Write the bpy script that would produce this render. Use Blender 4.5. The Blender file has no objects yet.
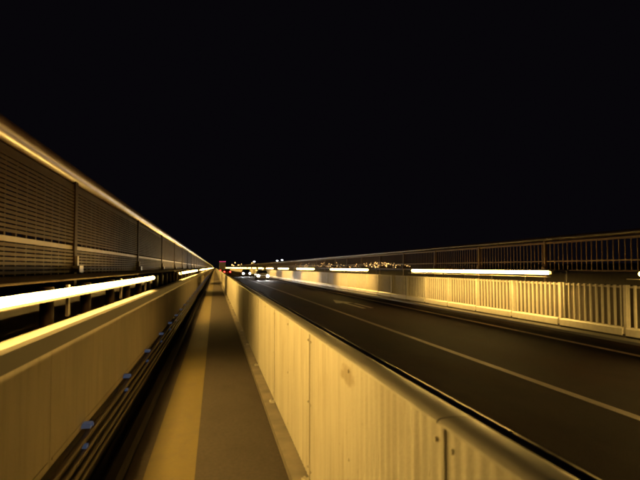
import bpy, math, random
from mathutils import Vector
random.seed(7)
S = bpy.context.scene
C = S.collection
R = math.radians

# ------------------------------------------------------------ camera, world, exposure
cam_d = bpy.data.cameras.new('camera'); cam = bpy.data.objects.new('camera', cam_d); C.objects.link(cam)
cam_d.sensor_width = 36; cam_d.lens = 36*590/640
cam_d.dof.use_dof = True; cam_d.dof.focus_distance = 30; cam_d.dof.aperture_fstop = 4.5
cam_d.clip_start = 0.05; cam_d.clip_end = 9000
cam.location = (0, 0, 1.5)
cam.rotation_euler = (R(90+2.675), 0, R(-10.09))
S.camera = cam
w = bpy.data.worlds.new('World'); S.world = w; w.use_nodes = True
bg = w.node_tree.nodes['Background']
bg.inputs['Color'].default_value = (0.62, 0.50, 0.80, 1)     # night sky, a faint violet
bg.inputs['Strength'].default_value = 0.0022
S.view_settings.view_transform = 'Standard'; S.view_settings.look = 'None'
S.view_settings.exposure = 0.62; S.view_settings.gamma = 1
S.cycles.filter_width = 2.2
S.cycles.max_bounces = 6; S.cycles.caustics_reflective = False; S.cycles.caustics_refractive = False

TUBE_E = 90.0
END = 600.0
ROAD_Z = -0.30

# ------------------------------------------------------------ materials
def mat(name, col, rough=.6, metal=0, var=.15, scale=6, stretch=(1, 1, 1), bump=0, bscale=60, emit=None, estr=0, spec=.5, dirt=None, grime=None):
    m = bpy.data.materials.new(name); m.use_nodes = True
    nt = m.node_tree; N = nt.nodes; L = nt.links
    b = N['Principled BSDF']
    b.inputs['Roughness'].default_value = rough; b.inputs['Metallic'].default_value = metal
    b.inputs['Specular IOR Level'].default_value = spec
    g = N.new('ShaderNodeNewGeometry')
    mp = N.new('ShaderNodeMapping'); mp.inputs['Scale'].default_value = stretch
    L.new(g.outputs['Position'], mp.inputs['Vector'])
    n = N.new('ShaderNodeTexNoise'); n.inputs['Scale'].default_value = scale; n.inputs['Detail'].default_value = 5
    L.new(mp.outputs[0], n.inputs['Vector'])
    r = N.new('ShaderNodeValToRGB')
    r.color_ramp.elements[0].position = .3; r.color_ramp.elements[1].position = .7
    lo = [c*(1-var) for c in col]; hi = [min(1, c*(1+var)) for c in col]
    if dirt: lo = dirt
    r.color_ramp.elements[0].color = (*lo, 1); r.color_ramp.elements[1].color = (*hi, 1)
    L.new(n.outputs['Fac'], r.inputs['Fac']); L.new(r.outputs[0], b.inputs['Base Color'])
    for (gs, gstr, lo_, hi_, amt, gcol) in (grime or []):
        src = b.inputs['Base Color'].links[0].from_socket
        mq = N.new('ShaderNodeMapping'); mq.inputs['Scale'].default_value = gstr; mq.inputs['Location'].default_value = (3.1, 7.7, 1.3)
        L.new(g.outputs['Position'], mq.inputs['Vector'])
        gn = N.new('ShaderNodeTexNoise'); gn.inputs['Scale'].default_value = gs; gn.inputs['Detail'].default_value = 8; gn.inputs['Roughness'].default_value = .65
        L.new(mq.outputs[0], gn.inputs['Vector'])
        gr_ = N.new('ShaderNodeMapRange'); gr_.inputs['From Min'].default_value = lo_; gr_.inputs['From Max'].default_value = hi_; gr_.inputs['To Max'].default_value = amt
        L.new(gn.outputs['Fac'], gr_.inputs['Value'])
        mx = N.new('ShaderNodeMix'); mx.data_type = 'RGBA'
        L.new(gr_.outputs[0], mx.inputs['Factor']); L.new(src, mx.inputs['A']); mx.inputs['B'].default_value = (*gcol, 1)
        L.new(mx.outputs['Result'], b.inputs['Base Color'])
    mr = N.new('ShaderNodeMapRange'); mr.inputs['To Min'].default_value = max(.03, rough-.12); mr.inputs['To Max'].default_value = min(1, rough+.12)
    L.new(n.outputs['Fac'], mr.inputs['Value']); L.new(mr.outputs[0], b.inputs['Roughness'])
    if bump:
        n2 = N.new('ShaderNodeTexNoise'); n2.inputs['Scale'].default_value = bscale; n2.inputs['Detail'].default_value = 4
        L.new(g.outputs['Position'], n2.inputs['Vector'])
        bp = N.new('ShaderNodeBump'); bp.inputs['Strength'].default_value = bump; bp.inputs['Distance'].default_value = .01
        L.new(n2.outputs['Fac'], bp.inputs['Height']); L.new(bp.outputs[0], b.inputs['Normal'])
    if emit:
        b.inputs['Emission Color'].default_value = (*emit, 1); b.inputs['Emission Strength'].default_value = estr
    return m

M = {}
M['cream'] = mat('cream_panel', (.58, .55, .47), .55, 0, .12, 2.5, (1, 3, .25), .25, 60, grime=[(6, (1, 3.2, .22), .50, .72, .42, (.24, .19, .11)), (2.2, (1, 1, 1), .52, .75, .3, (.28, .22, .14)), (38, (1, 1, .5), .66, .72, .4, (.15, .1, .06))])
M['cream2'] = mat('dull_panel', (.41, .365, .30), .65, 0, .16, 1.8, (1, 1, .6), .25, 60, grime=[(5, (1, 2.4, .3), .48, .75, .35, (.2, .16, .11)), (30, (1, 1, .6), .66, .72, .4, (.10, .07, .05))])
M['rail'] = mat('painted_rail', (.55, .52, .46), .38, 0, .08, 8)
M['bar'] = mat('painted_bar', (.52, .49, .43), .45, 0, .08, 8)
M['post'] = mat('painted_post', (.50, .47, .41), .5, 0, .1, 8)
M['lfence'] = mat('darkened_fence', (.0078, .0038, .0019), .65, .0, .2, 5, spec=.06)  # fence colour darkened to hold down the light of the close tubes
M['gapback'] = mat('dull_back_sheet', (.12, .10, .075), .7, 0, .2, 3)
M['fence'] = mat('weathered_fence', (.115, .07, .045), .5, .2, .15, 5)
M['fence_tube'] = mat('fence_tube_steel', (.026, .013, .007), .34, 0.0, .12, 4, spec=.9)
M['dark'] = mat('dark_steel', (.05, .042, .036), .5, .3, .2, 6)
M['gloss'] = mat('dark_glossy_steel', (.10, .085, .07), .32, .8, .15, 6)
M['pipe'] = mat('conduit_grey', (.10, .078, .058), .45, .1, .2, 9)
M['blue'] = mat('blue_clamp', (.15, .20, .30), .35, 0, .1, 20, emit=(.3, .5, 1), estr=.035)  # slight glow built in so the blue shows under amber light; not a lamp
M['asphalt'] = mat('asphalt', (.011, .0052, .0036), .8, 0, .35, 1.1, (1, .25, 1), .9, 110, spec=.03, grime=[(1.3, (1, .06, 1), .45, .7, .7, (.021, .0115, .008)), (40, (1, 1, 1), .58, .66, .5, (.03, .018, .012)), (.5, (1, .5, 1), .5, .56, .5, (.007, .0035, .0025))])
M['path'] = mat('path_surface', (.080, .064, .054), .85, 0, .22, 30, (1, 1, 1), .8, 180, spec=.2, grime=[(3, (1, .5, 1), .48, .72, .45, (.055, .042, .033)), (70, (1, 1, 1), .60, .68, .45, (.2, .165, .13))])
M['stripe'] = mat('yellow_stripe', (.165, .125, .042), .7, 0, .10, 30, (1, 1, 1), .5, 220, spec=.2, grime=[(5, (1, .5, 1), .50, .72, .6, (.12, .092, .055)), (60, (1, 1, 1), .6, .7, .5, (.11, .085, .055))])
M['gutter'] = mat('gutter_dark', (.035, .03, .026), .7, 0, .25, 9, spec=.2)
M['kerb'] = mat('kerb_concrete', (.20, .17, .13), .75, 0, .3, 4, (1, 1, 1), .3, 80)
M['fkerb'] = mat('far_kerb_concrete', (.075, .07, .066), .45, 0, .2, 3, (1, .4, 1), .3, 60)
M['line'] = mat('road_paint', (.085, .052, .037), .6, 0, .28, 3.5, (1, 1, 1), .5, 160, grime=[(9, (1, .5, 1), .46, .66, .75, (.04, .028, .02))])
M['coping'] = mat('dull_coping', (.055, .045, .032), .7, 0, .2, 4)
M['midrail'] = mat('darkened_rail', (.024, .015, .008), .5, 0, .2, 4)  # dimming put into the base colour, offsets the strong tube light here
M['eline'] = mat('lightened_edge_paint', (.50, .36, .27), .6, 0, .2, 3.5, (1, 1, 1), .5, 160, grime=[(9, (1, .5, 1), .5, .7, .6, (.06, .04, .03))])  # paint lightened to make up for the lamp lip's shade on this line
M['deck'] = mat('deck_concrete', (.16, .15, .14), .8, 0, .2, .5)
M['water'] = mat('dark_water', (.006, .007, .01), .12, 0, .1, .02, (1, 1, 1), .4, .3)
M['hill'] = mat('dark_hillside', (.02, .022, .016), .95, 0, .3, .01)
M['tube'] = mat('lit_tube', (.8, .8, .8), .4, emit=(1, .60, .135), estr=TUBE_E)
M['hood'] = mat('lamp_hood', (.04, .03, .022), .5, .3, .15, 8)
M['shelf'] = mat('shelf_plate', (.035, .024, .014), .5, 0, .15, 2)
M['white'] = mat('white_reflector', (.62, .58, .5), .45, 0, .05, 8)
M['town'] = mat('town_lamp', (.5, .5, .5), .4, emit=(1, .55, .16), estr=5)
M['townw'] = mat('white_lamp', (.5, .5, .5), .4, emit=(.95, .95, 1), estr=14)
M['carA'] = mat('silver_car_paint', (.35, .36, .38), .25, .5, .05, 3)
M['carB'] = mat('dark_car_paint', (.03, .035, .05), .2, .2, .05, 3)
M['carC'] = mat('red_car_paint', (.22, .02, .02), .25, .2, .05, 3)
M['glass'] = mat('car_glass', (.01, .012, .014), .06, 0, .05, 3, spec=.8)
M['rubber'] = mat('tyre_rubber', (.015, .015, .015), .8, 0, .1, 9)
M['head'] = mat('headlight_lit', (.8, .8, .8), .3, emit=(1, .96, .88), estr=260)
M['tail'] = mat('tail_light_lit', (.4, .02, .02), .3, emit=(1, .05, .03), estr=14)
M['pink'] = mat('pink_marker_lit', (.6, .1, .3), .3, emit=(1, .06, .28), estr=3)
M['box'] = mat('lorry_box_grey', (.13, .11, .11), .6, 0, .1, 2)
M['plate'] = mat('number_plate', (.6, .5, .1), .5, 0, .03, 20)

# a dull brown scuff on one of the lit panels (its own shape, it stays whatever the light)
def scuffed(base, c, rad, name):
    m = base.copy(); m.name = name
    nt = m.node_tree; N = nt.nodes; L = nt.links
    b = N['Principled BSDF']; src = b.inputs['Base Color'].links[0].from_socket
    g = N.new('ShaderNodeNewGeometry'); mp = N.new('ShaderNodeMapping')
    mp.vector_type = 'POINT'
    mp.inputs['Scale'].default_value = (1/rad[0], 1/rad[1], 1/rad[2])
    mp.inputs['Location'].default_value = (-c[0]/rad[0], -c[1]/rad[1], -c[2]/rad[2])
    L.new(g.outputs['Position'], mp.inputs['Vector'])
    n = N.new('ShaderNodeTexNoise'); n.inputs['Scale'].default_value = 1.5
    L.new(mp.outputs[0], n.inputs['Vector'])
    ln = N.new('ShaderNodeVectorMath'); ln.operation = 'LENGTH'; L.new(mp.outputs[0], ln.inputs[0])
    ad = N.new('ShaderNodeMath'); ad.operation = 'ADD'; L.new(ln.outputs['Value'], ad.inputs[0]); L.new(n.outputs['Fac'], ad.inputs[1])
    mr = N.new('ShaderNodeMapRange'); mr.inputs['From Min'].default_value = 1.1; mr.inputs['From Max'].default_value = 1.6
    mr.inputs['To Min'].default_value = .55; mr.inputs['To Max'].default_value = 0
    L.new(ad.outputs[0], mr.inputs['Value'])
    mx = N.new('ShaderNodeMix'); mx.data_type = 'RGBA'
    L.new(mr.outputs[0], mx.inputs['Factor']); L.new(src, mx.inputs['A']); mx.inputs['B'].default_value = (.25, .17, .06, 1)
    L.new(mx.outputs['Result'], b.inputs['Base Color'])
    return m

# ------------------------------------------------------------ mesh helpers
class MB:
    def __init__(s): s.v = []; s.f = []; s.sm = []
    def box(s, x0, x1, y0, y1, z0, z1):
        n = len(s.v)
        s.v += [(x, y, z) for z in (z0, z1) for y in (y0, y1) for x in (x0, x1)]
        q = [(0, 2, 3, 1), (4, 5, 7, 6), (0, 1, 5, 4), (2, 6, 7, 3), (0, 4, 6, 2), (1, 3, 7, 5)]
        s.f += [tuple(n+i for i in a) for a in q]; s.sm += [0]*6
        return s
    def tube(s, p, q, r, n=12, r2=None):
        p = Vector(p); q = Vector(q); d = (q-p).normalized()
        a = d.orthogonal().normalized(); b = d.cross(a); k = len(s.v); r2 = r if r2 is None else r2
        for c, rr in ((p, r), (q, r2)):
            for i in range(n):
                t = 2*math.pi*i/n; s.v.append(tuple(c+a*math.cos(t)*rr+b*math.sin(t)*rr))
        for i in range(n):
            j = (i+1) % n; s.f.append((k+i, k+j, k+n+j, k+n+i)); s.sm.append(1)
        s.f.append(tuple(k+i for i in range(n))[::-1]); s.f.append(tuple(k+n+i for i in range(n))); s.sm += [0, 0]
        return s
    def prism(s, prof, y0, y1):            # prof: (x,z) outline swept along y
        k = len(s.v); n = len(prof)
        for y in (y0, y1): s.v += [(x, y, z) for x, z in prof]
        for i in range(n):
            j = (i+1) % n; s.f.append((k+i, k+j, k+n+j, k+n+i)); s.sm.append(0)
        s.f.append(tuple(k+i for i in range(n))[::-1]); s.f.append(tuple(k+n+i for i in range(n))); s.sm += [0, 0]
        return s
    def prismx(s, prof, x0, x1):           # prof: (y,z) outline swept along x
        k = len(s.v); n = len(prof)
        for x in (x0, x1): s.v += [(x, y, z) for y, z in prof]
        for i in range(n):
            j = (i+1) % n; s.f.append((k+i, k+n+i, k+n+j, k+j)); s.sm.append(0)
        s.f.append(tuple(k+i for i in range(n))); s.f.append(tuple(k+n+i for i in range(n))[::-1]); s.sm += [0, 0]
        return s
    def mesh(s, name, m):
        me = bpy.data.meshes.new(name); me.from_pydata(s.v, [], s.f); me.materials.append(m)
        me.polygons.foreach_set('use_smooth', [bool(x) for x in s.sm]); me.update()
        if any(s.sm): me.set_sharp_from_angle(angle=R(38))
        return me

def link(name, me, parent=None, loc=(0, 0, 0)):
    o = bpy.data.objects.new(name, me); C.objects.link(o); o.location = loc
    if parent: o.parent = parent
    return o
def obj(name, mb, m, parent=None, loc=(0, 0, 0), kind=None):
    o = link(name, mb.mesh(name, m), parent, loc)
    if kind: o['kind'] = kind
    return o
def thing(name, label, cat, loc=(0, 0, 0), group=None):
    o = link(name, None, None, loc); o['label'] = label; o['category'] = cat
    if group: o['group'] = group
    return o
def struct(name, mb, m, parent=None): return obj(name, mb, m, parent, kind='structure')
def kids(o): return [c for c in bpy.data.objects if c.parent == o]
def relabel(o, label): o['label'] = label

# ------------------------------------------------------------ setting
Y0 = -14.0
struct('water', MB().box(-4500, 4500, -400, 8000, -31, -30), M['water'])
# the far shore: a low dark bank rising to the right
hv = []; hf = []; nx, ny = 60, 14
for j in range(ny):
    for i in range(nx):
        x = -900+i*50; y = 605+j*110
        h = -29+27*min(1, j/3)+ max(0, (x-60)/500)**.7*9*min(1, j/6) + random.uniform(-1, 1)*(j > 2)
        if j == 0: h = -31
        hv.append((x, y+random.uniform(-8, 8), h))
for j in range(ny-1):
    for i in range(nx-1):
        a = j*nx+i; hf.append((a, a+1, a+nx+1, a+nx))
hm = bpy.data.meshes.new('hills'); hm.from_pydata(hv, [], hf); hm.materials.append(M['hill'])
ho = link('hills', hm); ho['kind'] = 'structure'

struct('bridge_deck', MB().box(-1.9, 12.3, Y0, END, -1.6, -.34), M['deck'])
struct('road', MB().box(.80, 10.6, Y0, END, -.335, ROAD_Z), M['asphalt'])
struct('walkway', MB().box(-.62, .53, Y0, END, -.33, 0), M['path'])
struct('walkway_stripe', MB().box(-.49, -.13, Y0, END, .0005, .004), M['stripe'])
g_ = MB(); g_.box(-.86, -.625, Y0, END, -.33, -.012)
struct('gutter', g_, M['gutter'])
struct('walkway_kerb', MB().box(.532, .80, Y0, END, -.33, .055), M['kerb'])
struct('road_kerb', MB().box(9.62, 10.02, Y0, END, -.33, -.235), M['fkerb'])
struct('lane_line', MB().box(4.93, 5.08, Y0, END, ROAD_Z+.0005, ROAD_Z+.004), M['line'])
struct('edge_line', MB().box(8.45, 8.60, Y0, END, ROAD_Z+.0005, ROAD_Z+.004), M['eline'])
ar = MB(); z0, z1 = ROAD_Z+.0005, ROAD_Z+.004
ar.box(6.42, 6.60, 25.4, 29.4, z0, z1)
k = len(ar.v); tri = [(6.05, 29.4), (6.97, 29.4), (6.51, 32.4)]
ar.v += [(x, y, z) for z in (z0, z1) for x, y in tri]
ar.f += [(k, k+2, k+1), (k+3, k+4, k+5), (k, k+1, k+4, k+3), (k+1, k+2, k+5, k+4), (k+2, k, k+3, k+5)]; ar.sm += [0]*5
ar.box(6.86, 7.0, 25.6, 29.0, z0, z1)
struct('road_arrow', ar, M['line'])

# ------------------------------------------------------------ walls beside the walkway
BAY = 2.4
def bays(a, pitch, end=END):
    y = a; out = []
    while y < end: out.append(y); y += pitch
    return out

# right: lit corrugated panels between slim posts, broad flat top rail
rw = thing('panel_parapet', 'low parapet of brightly lit cream ribbed panels between the walkway and the road', 'parapet', (.64, 0, 0))
prof = []
pm = MB(); n = 30; pit = (BAY-.012)/n
vv = []
for i in range(n):
    y = i*pit
    vv += [(y, 0), (y+pit*.34, 0), (y+pit*.46, .004), (y+pit*.88, .004)]
vv.append((BAY-.012, 0))
k = len(pm.v)
for z in (.075, 1.060):
    pm.v += [(x, y, z) for y, x in vv]
nn = len(vv)
for i in range(nn-1): pm.f.append((i+nn, i+nn+1, i+1, i)); pm.sm.append(0)
pm.v += [(.03, 0, .075), (.03, BAY-.012, .075), (.03, BAY-.012, 1.060), (.03, 0, 1.060)]
b = 2*nn; pm.f.append((b, b+1, b+2, b+3)); pm.sm.append(0)
for zz in (.14, .58, 1.0):
    for yy in (.055, BAY*.5, BAY-.067): pm.tube((.004, yy, zz), (-.006, yy, zz), .009, 6)
pmesh = pm.mesh('ribbed_panel', M['cream'])
p2 = pmesh.copy(); p2.materials[0] = scuffed(M['cream'], (.64, 2.86, .97), (.2, .16, .05), 'scuffed_panel')
ys = bays(-12.8, BAY)         # joints fall near 4.0, 6.4, 8.8
for y in ys:
    o = link('panel', p2 if y <= 2.86 < y+BAY else pmesh, rw, (0, y+.006, 0))
    if y <= 2.86 < y+BAY: o['label'] = 'lit panel with a brown scuff near its top'
pst = MB().box(-.005, .0, -.009, .009, .06, 1.060).box(-.05, .0, -.05, .05, .057, .07).tube((-.03, .03, .07), (-.03, .03, .085), .009, 6).tube((-.03, -.03, .07), (-.03, -.03, .085), .009, 6)
pst = pst.mesh('post', M['post'])
for y in ys[:299]: link('post', pst, rw, (0, y, 0))
tr = MB(); L_ = 12.0; y = -13
tr.prism([(-.022, 1.062), (-.021, 1.069), (-.014, 1.075), (.006, 1.078), (.035, 1.079), (.070, 1.076), (.092, 1.069), (.102, 1.056), (.100, 1.02), (.092, 1.02), (.092, 1.062)], 0, L_-.008)
tr.sm = [1]*8+[0]*(len(tr.sm)-8)
trm = tr.mesh('top_rail', M['rail'])
for y in bays(-10.4, L_): link('top_rail', trm, rw, (0, y, 0))
bk = MB()
for y in ys[:299]: bk.box(.04, .10, y-.03, y+.03, -.30, 1.03)
obj('rear_post', bk, M['dark'], rw, kind='stuff')

# road side guard rail behind it
gr = thing('guard_rail', 'slim dark steel guard rail along the near edge of the road behind the lit panels', 'rail', (.95, 0, 0))
for y in bays(-10, 15.0):
    obj('rail', MB().tube((0, 0, .936), (0, 14.99, .936), .032, 16).tube((0, 0, .62), (0, 14.99, .62), .028, 12), M['gloss'], gr, (0, y, 0))
gp = MB().box(-.03, .03, -.04, .04, ROAD_Z, .90).mesh('post', M['dark'])
for y in bays(-10, 3.0)[:200]: link('post', gp, gr, (0, y, 0))

# left: dull panels, broad rail, three conduits, lamps standing on it
lw = thing('panel_wall', 'low wall of dull brown panels with a flat top rail along the left of the walkway', 'parapet', (-.86, 0, 0))
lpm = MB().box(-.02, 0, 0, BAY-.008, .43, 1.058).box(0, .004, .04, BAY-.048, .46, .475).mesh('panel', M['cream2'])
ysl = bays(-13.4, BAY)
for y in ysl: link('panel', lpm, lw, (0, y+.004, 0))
lr = MB().prism([(.012, 1.06), (.012, 1.145), (.0, 1.162), (-.09, 1.162), (-.09, 1.06)], 0, 11.99).mesh('top_rail', M['coping'])
for y in bays(-13.4, 12): link('top_rail', lr, lw, (0, y, 0))
obj('base_plate', MB().box(-.06, -.022, Y0, END, -.33, 1.05), M['dark'], lw)
obj('toe_rail', MB().prism([(.10, -.01), (.23, -.01), (.23, .035), (.20, .05), (.13, .05), (.10, .03)], Y0, END), M['gutter'], lw)
cs = thing('cable_run', 'three dark cable pipes clipped under the dull panels of the left wall', 'pipes', (-.83, 0, 0))
for z, r in ((.385, .022), (.30, .022), (.215, .022), (.145, .018)):
    obj('pipe', MB().tube((0, Y0, z), (0, END, z), r, 12), M['pipe'], cs)
bl = MB().prismx([(-.05, .44), (.05, .44), (.035, .468), (-.035, .468)], -.03, .03).tube((.03, 0, .457), (.04, 0, .457), .012, 10).mesh('blue_clamp', M['blue'])
bl2 = MB().box(.0, .028, -.03, .03, .337, .357).mesh('blue_tag', M['blue'])
by = [2.4, 4.2, 6.0, 7.75, 9.7]+[9.7+1.85*i for i in range(1, 40)]
for y in by:
    link('blue_clamp', bl, cs, (0, y, 0)); link('blue_tag', bl2, cs, (0, y-.12, 0))

# ------------------------------------------------------------ tall outer fences
def fence(name, label, x, post_pitch, y_first, y_posts, sgn):
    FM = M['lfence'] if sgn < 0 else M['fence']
    f = thing(name, label, 'fence', (x, 0, 0))
    T = 2.42
    tl = 15.6
    for y in bays(y_posts-tl, tl):
        obj('top_rail', MB().tube((0, 0, T+.06), (0, tl-.01, T+.06), .088, 20), M['fence_tube'], f, (0, y, 0))
    obj('upper_rail', MB().box(-.03, .03, Y0, END, T-.11, T-.045), FM, f)
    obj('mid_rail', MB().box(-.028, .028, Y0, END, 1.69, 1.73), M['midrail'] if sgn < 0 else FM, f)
    obj('bottom_rail', MB().box(-.035, .035, Y0, END, 1.38, 1.43), FM, f)
    obj('lower_rail', MB().box(-.035, .035, Y0, END, .30, .36), FM, f)
    bar = MB().box(-.014, .014, -.016, .016, 1.432, 1.688).box(-.014, .014, -.016, .016, 1.732, T-.112).mesh('baluster', FM)
    for i in range(300): link('baluster', bar, f, (sgn*.0, y_first+i*.25, 0))
    far = MB(); y = y_first+75.0
    while y < END:
        far.box(-.014, .014, y-.016, y+.016, 1.432, T-.112); y += .25
    obj('far_baluster', far, FM, f, kind='stuff')
    pm_ = MB().box(-.05, .05, -.055, .055, -1.2, T+.0)
    pm_ = pm_.mesh('post', FM)
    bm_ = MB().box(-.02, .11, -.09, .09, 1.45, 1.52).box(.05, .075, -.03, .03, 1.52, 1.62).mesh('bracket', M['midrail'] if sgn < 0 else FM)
    for y in bays(y_posts, post_pitch):
        p = link('post', pm_, f, (0, y, 0))
        br = link('bracket', bm_, p); br.scale.x = -sgn
    return f
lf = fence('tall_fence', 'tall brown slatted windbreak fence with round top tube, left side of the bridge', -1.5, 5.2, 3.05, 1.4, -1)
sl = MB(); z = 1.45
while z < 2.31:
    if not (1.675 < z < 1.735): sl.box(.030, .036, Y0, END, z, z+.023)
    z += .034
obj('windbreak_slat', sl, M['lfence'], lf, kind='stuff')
# cable shelf between the fence and the lamps
sh = thing('cable_shelf', 'smooth brown shelf between the tall left fence and the row of lit tubes', 'shelf', (-1.2, 0, 0))
for y in bays(-13.4, 6.0):
    obj('plate', MB().prism([(-.25, 1.40), (.09, 1.40), (.10, 1.405), (.09, 1.412), (-.25, 1.435)], 0, 5.99), M['shelf'], sh, (0, y, 0))
sp = MB().tube((.10, 0, -.3), (.10, 0, 1.37), .045, 12).box(.04, .17, -.06, .06, 1.0, 1.1).mesh('support', M['lfence'])
for y in bays(-1.8, 1.2)[:300]: link('support', sp, sh, (0, y, 0))
obj('back_panel', MB().box(-.22, -.20, Y0, END, .4, 1.30), M['pipe'], sh)

rf = fence('tall_fence', 'tall brown barred fence at far right, beyond the lit yellow barrier', 11.3, 5.2, 13.0, 3.2, 1)
obj('back_plate', MB().box(-.02, .0, Y0, END, .4, 1.36), M['gutter'], rf)

# ------------------------------------------------------------ far barrier: lit balusters on a bright base beam
fb = thing('barrier', 'yellow lit barrier of upright bars along the far right edge of the road', 'barrier', (10.2, 0, 0))
bar = MB().box(-.022, .022, -.028, .028, .005, 1.02).box(-.03, .03, -.034, .034, 1.02, 1.055).mesh('baluster', M['bar'])
yb = 8.0
for i in range(300): link('baluster', bar, fb, (0, yb+i*.25, 0))
far = MB(); y = yb+75
while y < END: far.box(-.022, .022, y-.028, y+.028, .005, 1.05); y += .25
obj('far_baluster', far, M['bar'], fb, kind='stuff')
PB = 2.85
ypb = bays(-.95, PB)
po = MB().box(-.06, .05, -.055, .055, -.16, 1.06).mesh('post', M['post'])
ft = MB().box(-.10, .08, -.07, .07, -.30, -.165).mesh('foot', M['dark'])
bp = MB().box(.05, .07, .003, PB-.003, .0, .98).mesh('back_panel', M['gapback'])
bm = MB().prism([(-.11, -.20), (-.11, -.03), (-.08, .0), (.10, .0), (.10, -.20)], .06, PB-.06).mesh('base_beam', M['rail'])
rr = MB().box(.0, .07, .0, PB, .985, 1.03).mesh('top_rail', M['rail'])
for y in ypb:
    p = link('post', po, fb, (0, y, 0)); link('foot', ft, p)
    link('back_panel', bp, fb, (.08, y, 0)); link('base_beam', bm, fb, (0, y, 0))
    link('top_rail', rr, fb, (.024, y, 0))
sc = MB()      # the low shelf between barrier and outer fence
sc.box(.16, 1.06, Y0, END, -.33, .2)
obj('ledge', sc, M['dark'], fb)

# ------------------------------------------------------------ tube lamps
TL = 2.4
def lamp_protos():
    t = {}
    t['thick'] = MB().tube((0, .02, 0), (0, TL-.02, 0), .046, 12).mesh('tube', M['tube'])
    t['tube'] = MB().tube((0, .02, 0), (0, TL-.02, 0), .021, 12).mesh('tube', M['tube'])
    t['cap'] = MB().tube((0, -.03, 0), (0, .02, 0), .028, 12).mesh('end_cap', M['white'])
    return t
P = lamp_protos()
ARM = MB().box(.06, .66, -.02, .02, .058, .085).box(.60, .63, -.02, .02, -.30, .058).mesh('arm', M['hood'])
def tube_lamp(x, y, z, n, s, label, group):
    # s = +1: the lamp throws its light towards +x, its hood is on the other side
    t = thing('tube_lamp', label, 'lamp', (x, y, z), group)
    L = n*TL
    for i in range(n): link('tube', P['tube' if s > 0 else 'thick'], t, (0, i*TL, 0))
    link('end_cap', P['cap'], t, (0, 0, 0)); link('end_cap', P['cap'], t, (0, L+.01, 0))
    hood = [(-.075, -.045), (-.03, -.045), (-.03, -.038), (-.06, -.03), (-.06, .012), (-.075, .012)]
    if s < 0: hood = [(-.075, -.045), (-.06, .0), (-.065, .03), (-.03, .045), (.02, .052), (.02, .060), (-.04, .056), (-.085, .04), (-.085, -.045)]
    if s < 0: hood = [(-a, b) for a, b in hood][::-1]
    obj('hood', MB().prism(hood, -.04, L+.04), M['hood'], t)
    lip = [(-.15, -.125), (.01, -.125), (.01, -.118), (-.15, -.115)]  # visible lip, widened to keep the lamp's light off the road
    if s < 0: obj('reflector_lip', MB().prism(lip, -.1, L+.25), M['white'], t)
    for i in range(n+1):
        xx = -.11 if s > 0 else .10
        obj_y = min(max(i*TL, .05), L-.05)
        link('bracket' if s > 0 else 'arm', BR if s > 0 else ARM, t, (xx if s > 0 else 0, obj_y, 0))
    return t
BR = MB().box(-.008, .012, -.02, .02, -.19, .03).mesh('bracket', M['hood'])
ordw = ['fourth', 'fifth', 'sixth', 'seventh', 'eighth', 'ninth']
left_names = ['nearest and largest of the lit tube lamps above the left wall', 'second lit tube lamp along the left wall, a short bright dash', 'third lit tube lamp along the left wall, close to the vanishing point'] + [f'{o} lit tube lamp counted along the left wall, a tiny dash' for o in ordw]
for i in range(26):
    y = -4.95+i*21.9+(-.1 if i == 1 else 0)
    lab = left_names[i] if i < len(left_names) else 'tiny lit tube lamp in the far row merging above the left wall'
    if i == 0: y = 2.05
    tube_lamp(-.918, y, 1.347, 3 if i == 0 else 6, 1, lab, 'tube lamps along the left wall')
tube_lamp(-.918, -19.8, 1.347, 6, 1, 'lit tube lamp above the left wall behind the viewer', 'tube lamps along the left wall')
right_names = ['lit tube lamp above the far barrier just touching the right edge of the view', 'longest lit tube lamp above the far right barrier, over the sharp bars', 'second lit tube lamp from the right above the yellow barrier', 'third lit tube lamp from the right above the far barrier', 'fourth lit tube lamp from the right, near the oncoming headlights'] + [f'{o} lit tube lamp counted from the right above the far barrier, a tiny dash' for o in ordw[1:]]
for i in range(26):
    y = -4.95+i*20.7 if i else -.0
    lab = right_names[i] if i < len(right_names) else 'tiny lit tube lamp in the far row merging above the right barrier'
    tube_lamp(9.55, y, 1.352, 5, -1, lab, 'tube lamps along the right barrier')

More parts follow.
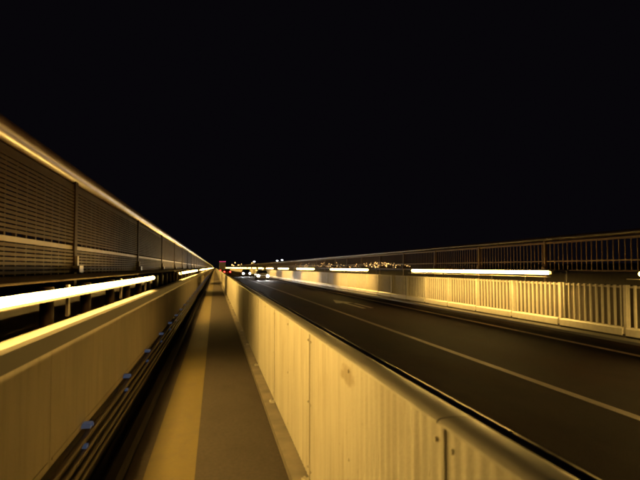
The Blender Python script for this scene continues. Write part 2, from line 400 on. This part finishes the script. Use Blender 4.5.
# ------------------------------------------------------------ vehicles
def wheel(p, x, y, r, wd):
    t = obj('wheel', MB().tube((-wd/2, 0, 0), (wd/2, 0, 0), r, 20), M['rubber'], p, (x, y, r))
    obj('rim', MB().tube((-wd/2-.006, 0, 0), (wd/2+.006, 0, 0), r*.6, 16), M['carA'], t)
def car(label, x, y, m, facing):
    # facing -1: front towards the camera
    t = thing('car', label, 'car', (x, y, ROAD_Z))
    t.rotation_euler.z = math.pi if facing > 0 else 0
    # front at y = 0
    low = [(0, .30), (-.03, .52), (.02, .68), (.25, .80), (1.05, .92), (4.05, .98), (4.25, .9), (4.28, .55), (4.2, .28), (3.75, .28), (3.62, .55), (3.2, .55), (3.05, .28), (1.15, .28), (1.0, .55), (.6, .55), (.45, .28)]
    obj('body', MB().prismx(low, -.88, .88), m, t)
    b = MB(); k = 0
    pr = [(1.05, .92, .80), (1.75, 1.40, .62), (2.6, 1.46, .62), (3.4, 1.38, .60), (4.05, .98, .78)]
    b.v = [(s*w_, y_, z_) for s in (-1, 1) for y_, z_, w_ in pr]
    b.f = [(0, 1, 2, 3, 4), (9, 8, 7, 6, 5)]+[(i, i+5, i+6, i+1) for i in range(4)]+[(4, 9, 5, 0)]; b.sm = [0]*len(b.f)
    obj('cabin', b, m, t)
    ws = MB(); ws.v = [(-.74, 1.11, .975), (.74, 1.11, .975), (.58, 1.72, 1.395), (-.58, 1.72, 1.395)]; ws.f = [(0, 1, 2, 3)]; ws.sm = [0]
    ws.v += [(a, b_-.01, c+.012) for a, b_, c in ws.v]; ws.f = [(4, 5, 6, 7), (3, 2, 1, 0), (0, 1, 5, 4), (1, 2, 6, 5), (2, 3, 7, 6), (3, 0, 4, 7)]; ws.sm = [0]*6
    obj('windscreen', ws, M['glass'], t)
    rw_ = MB(); base = [(.70, 3.98, 1.04), (-.70, 3.98, 1.04), (-.56, 3.46, 1.36), (.56, 3.46, 1.36)]
    rw_.v = base+[(a, b_+.012, c+.012) for a, b_, c in base]; rw_.f = [(4, 5, 6, 7), (3, 2, 1, 0), (0, 1, 5, 4), (1, 2, 6, 5), (2, 3, 7, 6), (3, 0, 4, 7)]; rw_.sm = [0]*6
    obj('rear_window', rw_, M['glass'], t)
    for s in (-1, 1):
        sw = MB(); q = [(s*.772, 1.35, .99), (s*.775, 3.75, 1.02), (s*.63, 3.3, 1.34), (s*.645, 1.85, 1.37)]
        sw.v = q+[(a+s*.012, b_, c) for a, b_, c in q]; sw.f = [(4, 5, 6, 7), (3, 2, 1, 0), (0, 1, 5, 4), (1, 2, 6, 5), (2, 3, 7, 6), (3, 0, 4, 7)]; sw.sm = [0]*6
        obj('side_window', sw, M['glass'], t)
        h = obj('headlight', MB().tube((0, -.03, 0), (0, .1, 0), .13, 14), M['head'] if facing < 0 else M['white'], t, (s*.66, 0, .62))
        obj('tail_light', MB().box(-.12, .12, -.03, .012, -.07, .07), M['tail'], t, (s*.70, 4.27, .76))
        if facing < 0:
            ld = bpy.data.lights.new('headlight_beam', 'SPOT'); ld.energy = 700; ld.spot_size = R(34); ld.spot_blend = .8; ld.shadow_soft_size = .08
            ld.color = (1, .95, .86)
            lo = link('headlight_beam', ld, t, (s*.66, -.12, .62)); lo.rotation_euler = (R(-87), 0, R(180)) if False else (R(90-6), 0, R(180-4))
        obj('mirror', MB().box(-.08, .08, -.05, .03, -.05, .05), m, t, (s*.95, 1.35, .98))
        for yy in (.8, 3.4): wheel(t, s*.80, yy, .31, .19)
    obj('grille', MB().box(-.40, .40, -.045, -.02, .42, .58), M['dark'], t)
    obj('number_plate', MB().box(-.26, .26, 4.28, 4.30, .5, .61), M['plate'], t)
    return t
car('oncoming silver car with white headlights glaring in the far lane, nearer one', 6.75, 84, M['carA'], -1)
car('oncoming dark car with white headlights, the one farther off in the far lane', 6.2, 118, M['carB'], -1)
car('small red car driving away with red tail lights beside the lit parapet', 3.0, 150, M['carC'], 1)

lt = thing('lorry', 'grey box lorry driving away with pink marker lights along its roof', 'lorry', (3.15, 250, ROAD_Z))
obj('cargo_box', MB().box(-1.25, 1.25, 0, 7.5, 1.0, 4.15), M['box'], lt)
obj('cab', MB().prismx([(7.6, .7), (7.6, 2.9), (8.2, 3.1), (9.3, 2.7), (9.6, 1.6), (9.6, .7)], -1.15, 1.15), M['carA'], lt)
obj('chassis', MB().box(-.45, .45, .1, 9.0, .62, .98), M['dark'], lt)
obj('bumper', MB().box(-1.2, 1.2, -.08, .05, .5, .72), M['dark'], lt)
for s in (-1, 1):
    obj('rear_door', MB().box(min(.02*s, 1.2*s), max(.02*s, 1.2*s), -.03, -.005, 1.08, 4.0), M['box'], lt)
    obj('tail_light', MB().box(-.22, .22, -.12, -.085, -.09, .09), M['tail'], lt, (s*.9, 0, .62))
    for yy in (1.6, 8.2): wheel(lt, s*1.02, yy, .48, .3)
for x in (-1.1, -.55, 0, .55, 1.1):
    obj('marker_light', MB().tube((0, -.09, 0), (0, .0, 0), .09, 10), M['pink'], lt, (x, -.0, 4.28))
obj('marker_bar', MB().box(-1.25, 1.25, .0, .12, 4.15, 4.34), M['dark'], lt)

# ------------------------------------------------------------ far shore lights
def mast(x, y, zt, label):
    t = thing('street_lamp', label, 'street lamp', (x, y, 0))
    obj('mast', MB().tube((0, 0, -6), (0, 0, zt), .16, 8, .09).tube((0, 0, zt), (1.6, 0, zt+.25), .07, 8), M['dark'], t)
    obj('lamp_head', MB().box(1.0, 2.6, -.5, .5, zt+.1, zt+.5), M['townw'], t)
    return t
def px(xp, yd):   # point on a bearing measured in the photograph
    psi = math.atan(105/590); a = (xp-320)/590
    return math.tan(psi+math.atan(a))*yd
for xp, yd, zt, lab in ((252.5, 620, 7.4, 'tall street lamp with a white light beyond the bridge, left of the other two'),
                        (275.5, 640, 8.6, 'tall street lamp with a white light beyond the bridge, middle one'),
                        (280.5, 660, 9.6, 'tall street lamp with a white light beyond the bridge, rightmost one')):
    mast(px(xp, yd), yd, zt, lab)
tn = MB()
def bead(x, y, z, r):
    k = len(tn.v)
    tn.v += [(x-r, y, z), (x, y-r, z), (x+r, y, z), (x, y+r, z), (x, y, z-r), (x, y, z+r)]
    tn.f += [(k+a, k+b_, k+c) for a, b_, c in ((0, 1, 5), (1, 2, 5), (2, 3, 5), (3, 0, 5), (1, 0, 4), (2, 1, 4), (3, 2, 4), (0, 3, 4))]; tn.sm += [0]*8
for i in range(330):
    xp = random.uniform(232, 410); y = random.uniform(700, 1500)
    up = random.triangular(-1.5, 4.5, 0.8)
    if random.random() < .35: xp = random.gauss(380, 9); up = random.triangular(0, 6, 3)
    if random.random() < .3: xp = random.uniform(232, 340)
    bead(px(xp, y), y, 1.5+up*y/590, random.uniform(.35, .95)*y/1100)
tw = obj('town_lights', tn, M['town'], None, kind='stuff')
tw['label'] = 'scattered amber town lights on the far shore beyond the bridge'; tw['category'] = 'town lights'
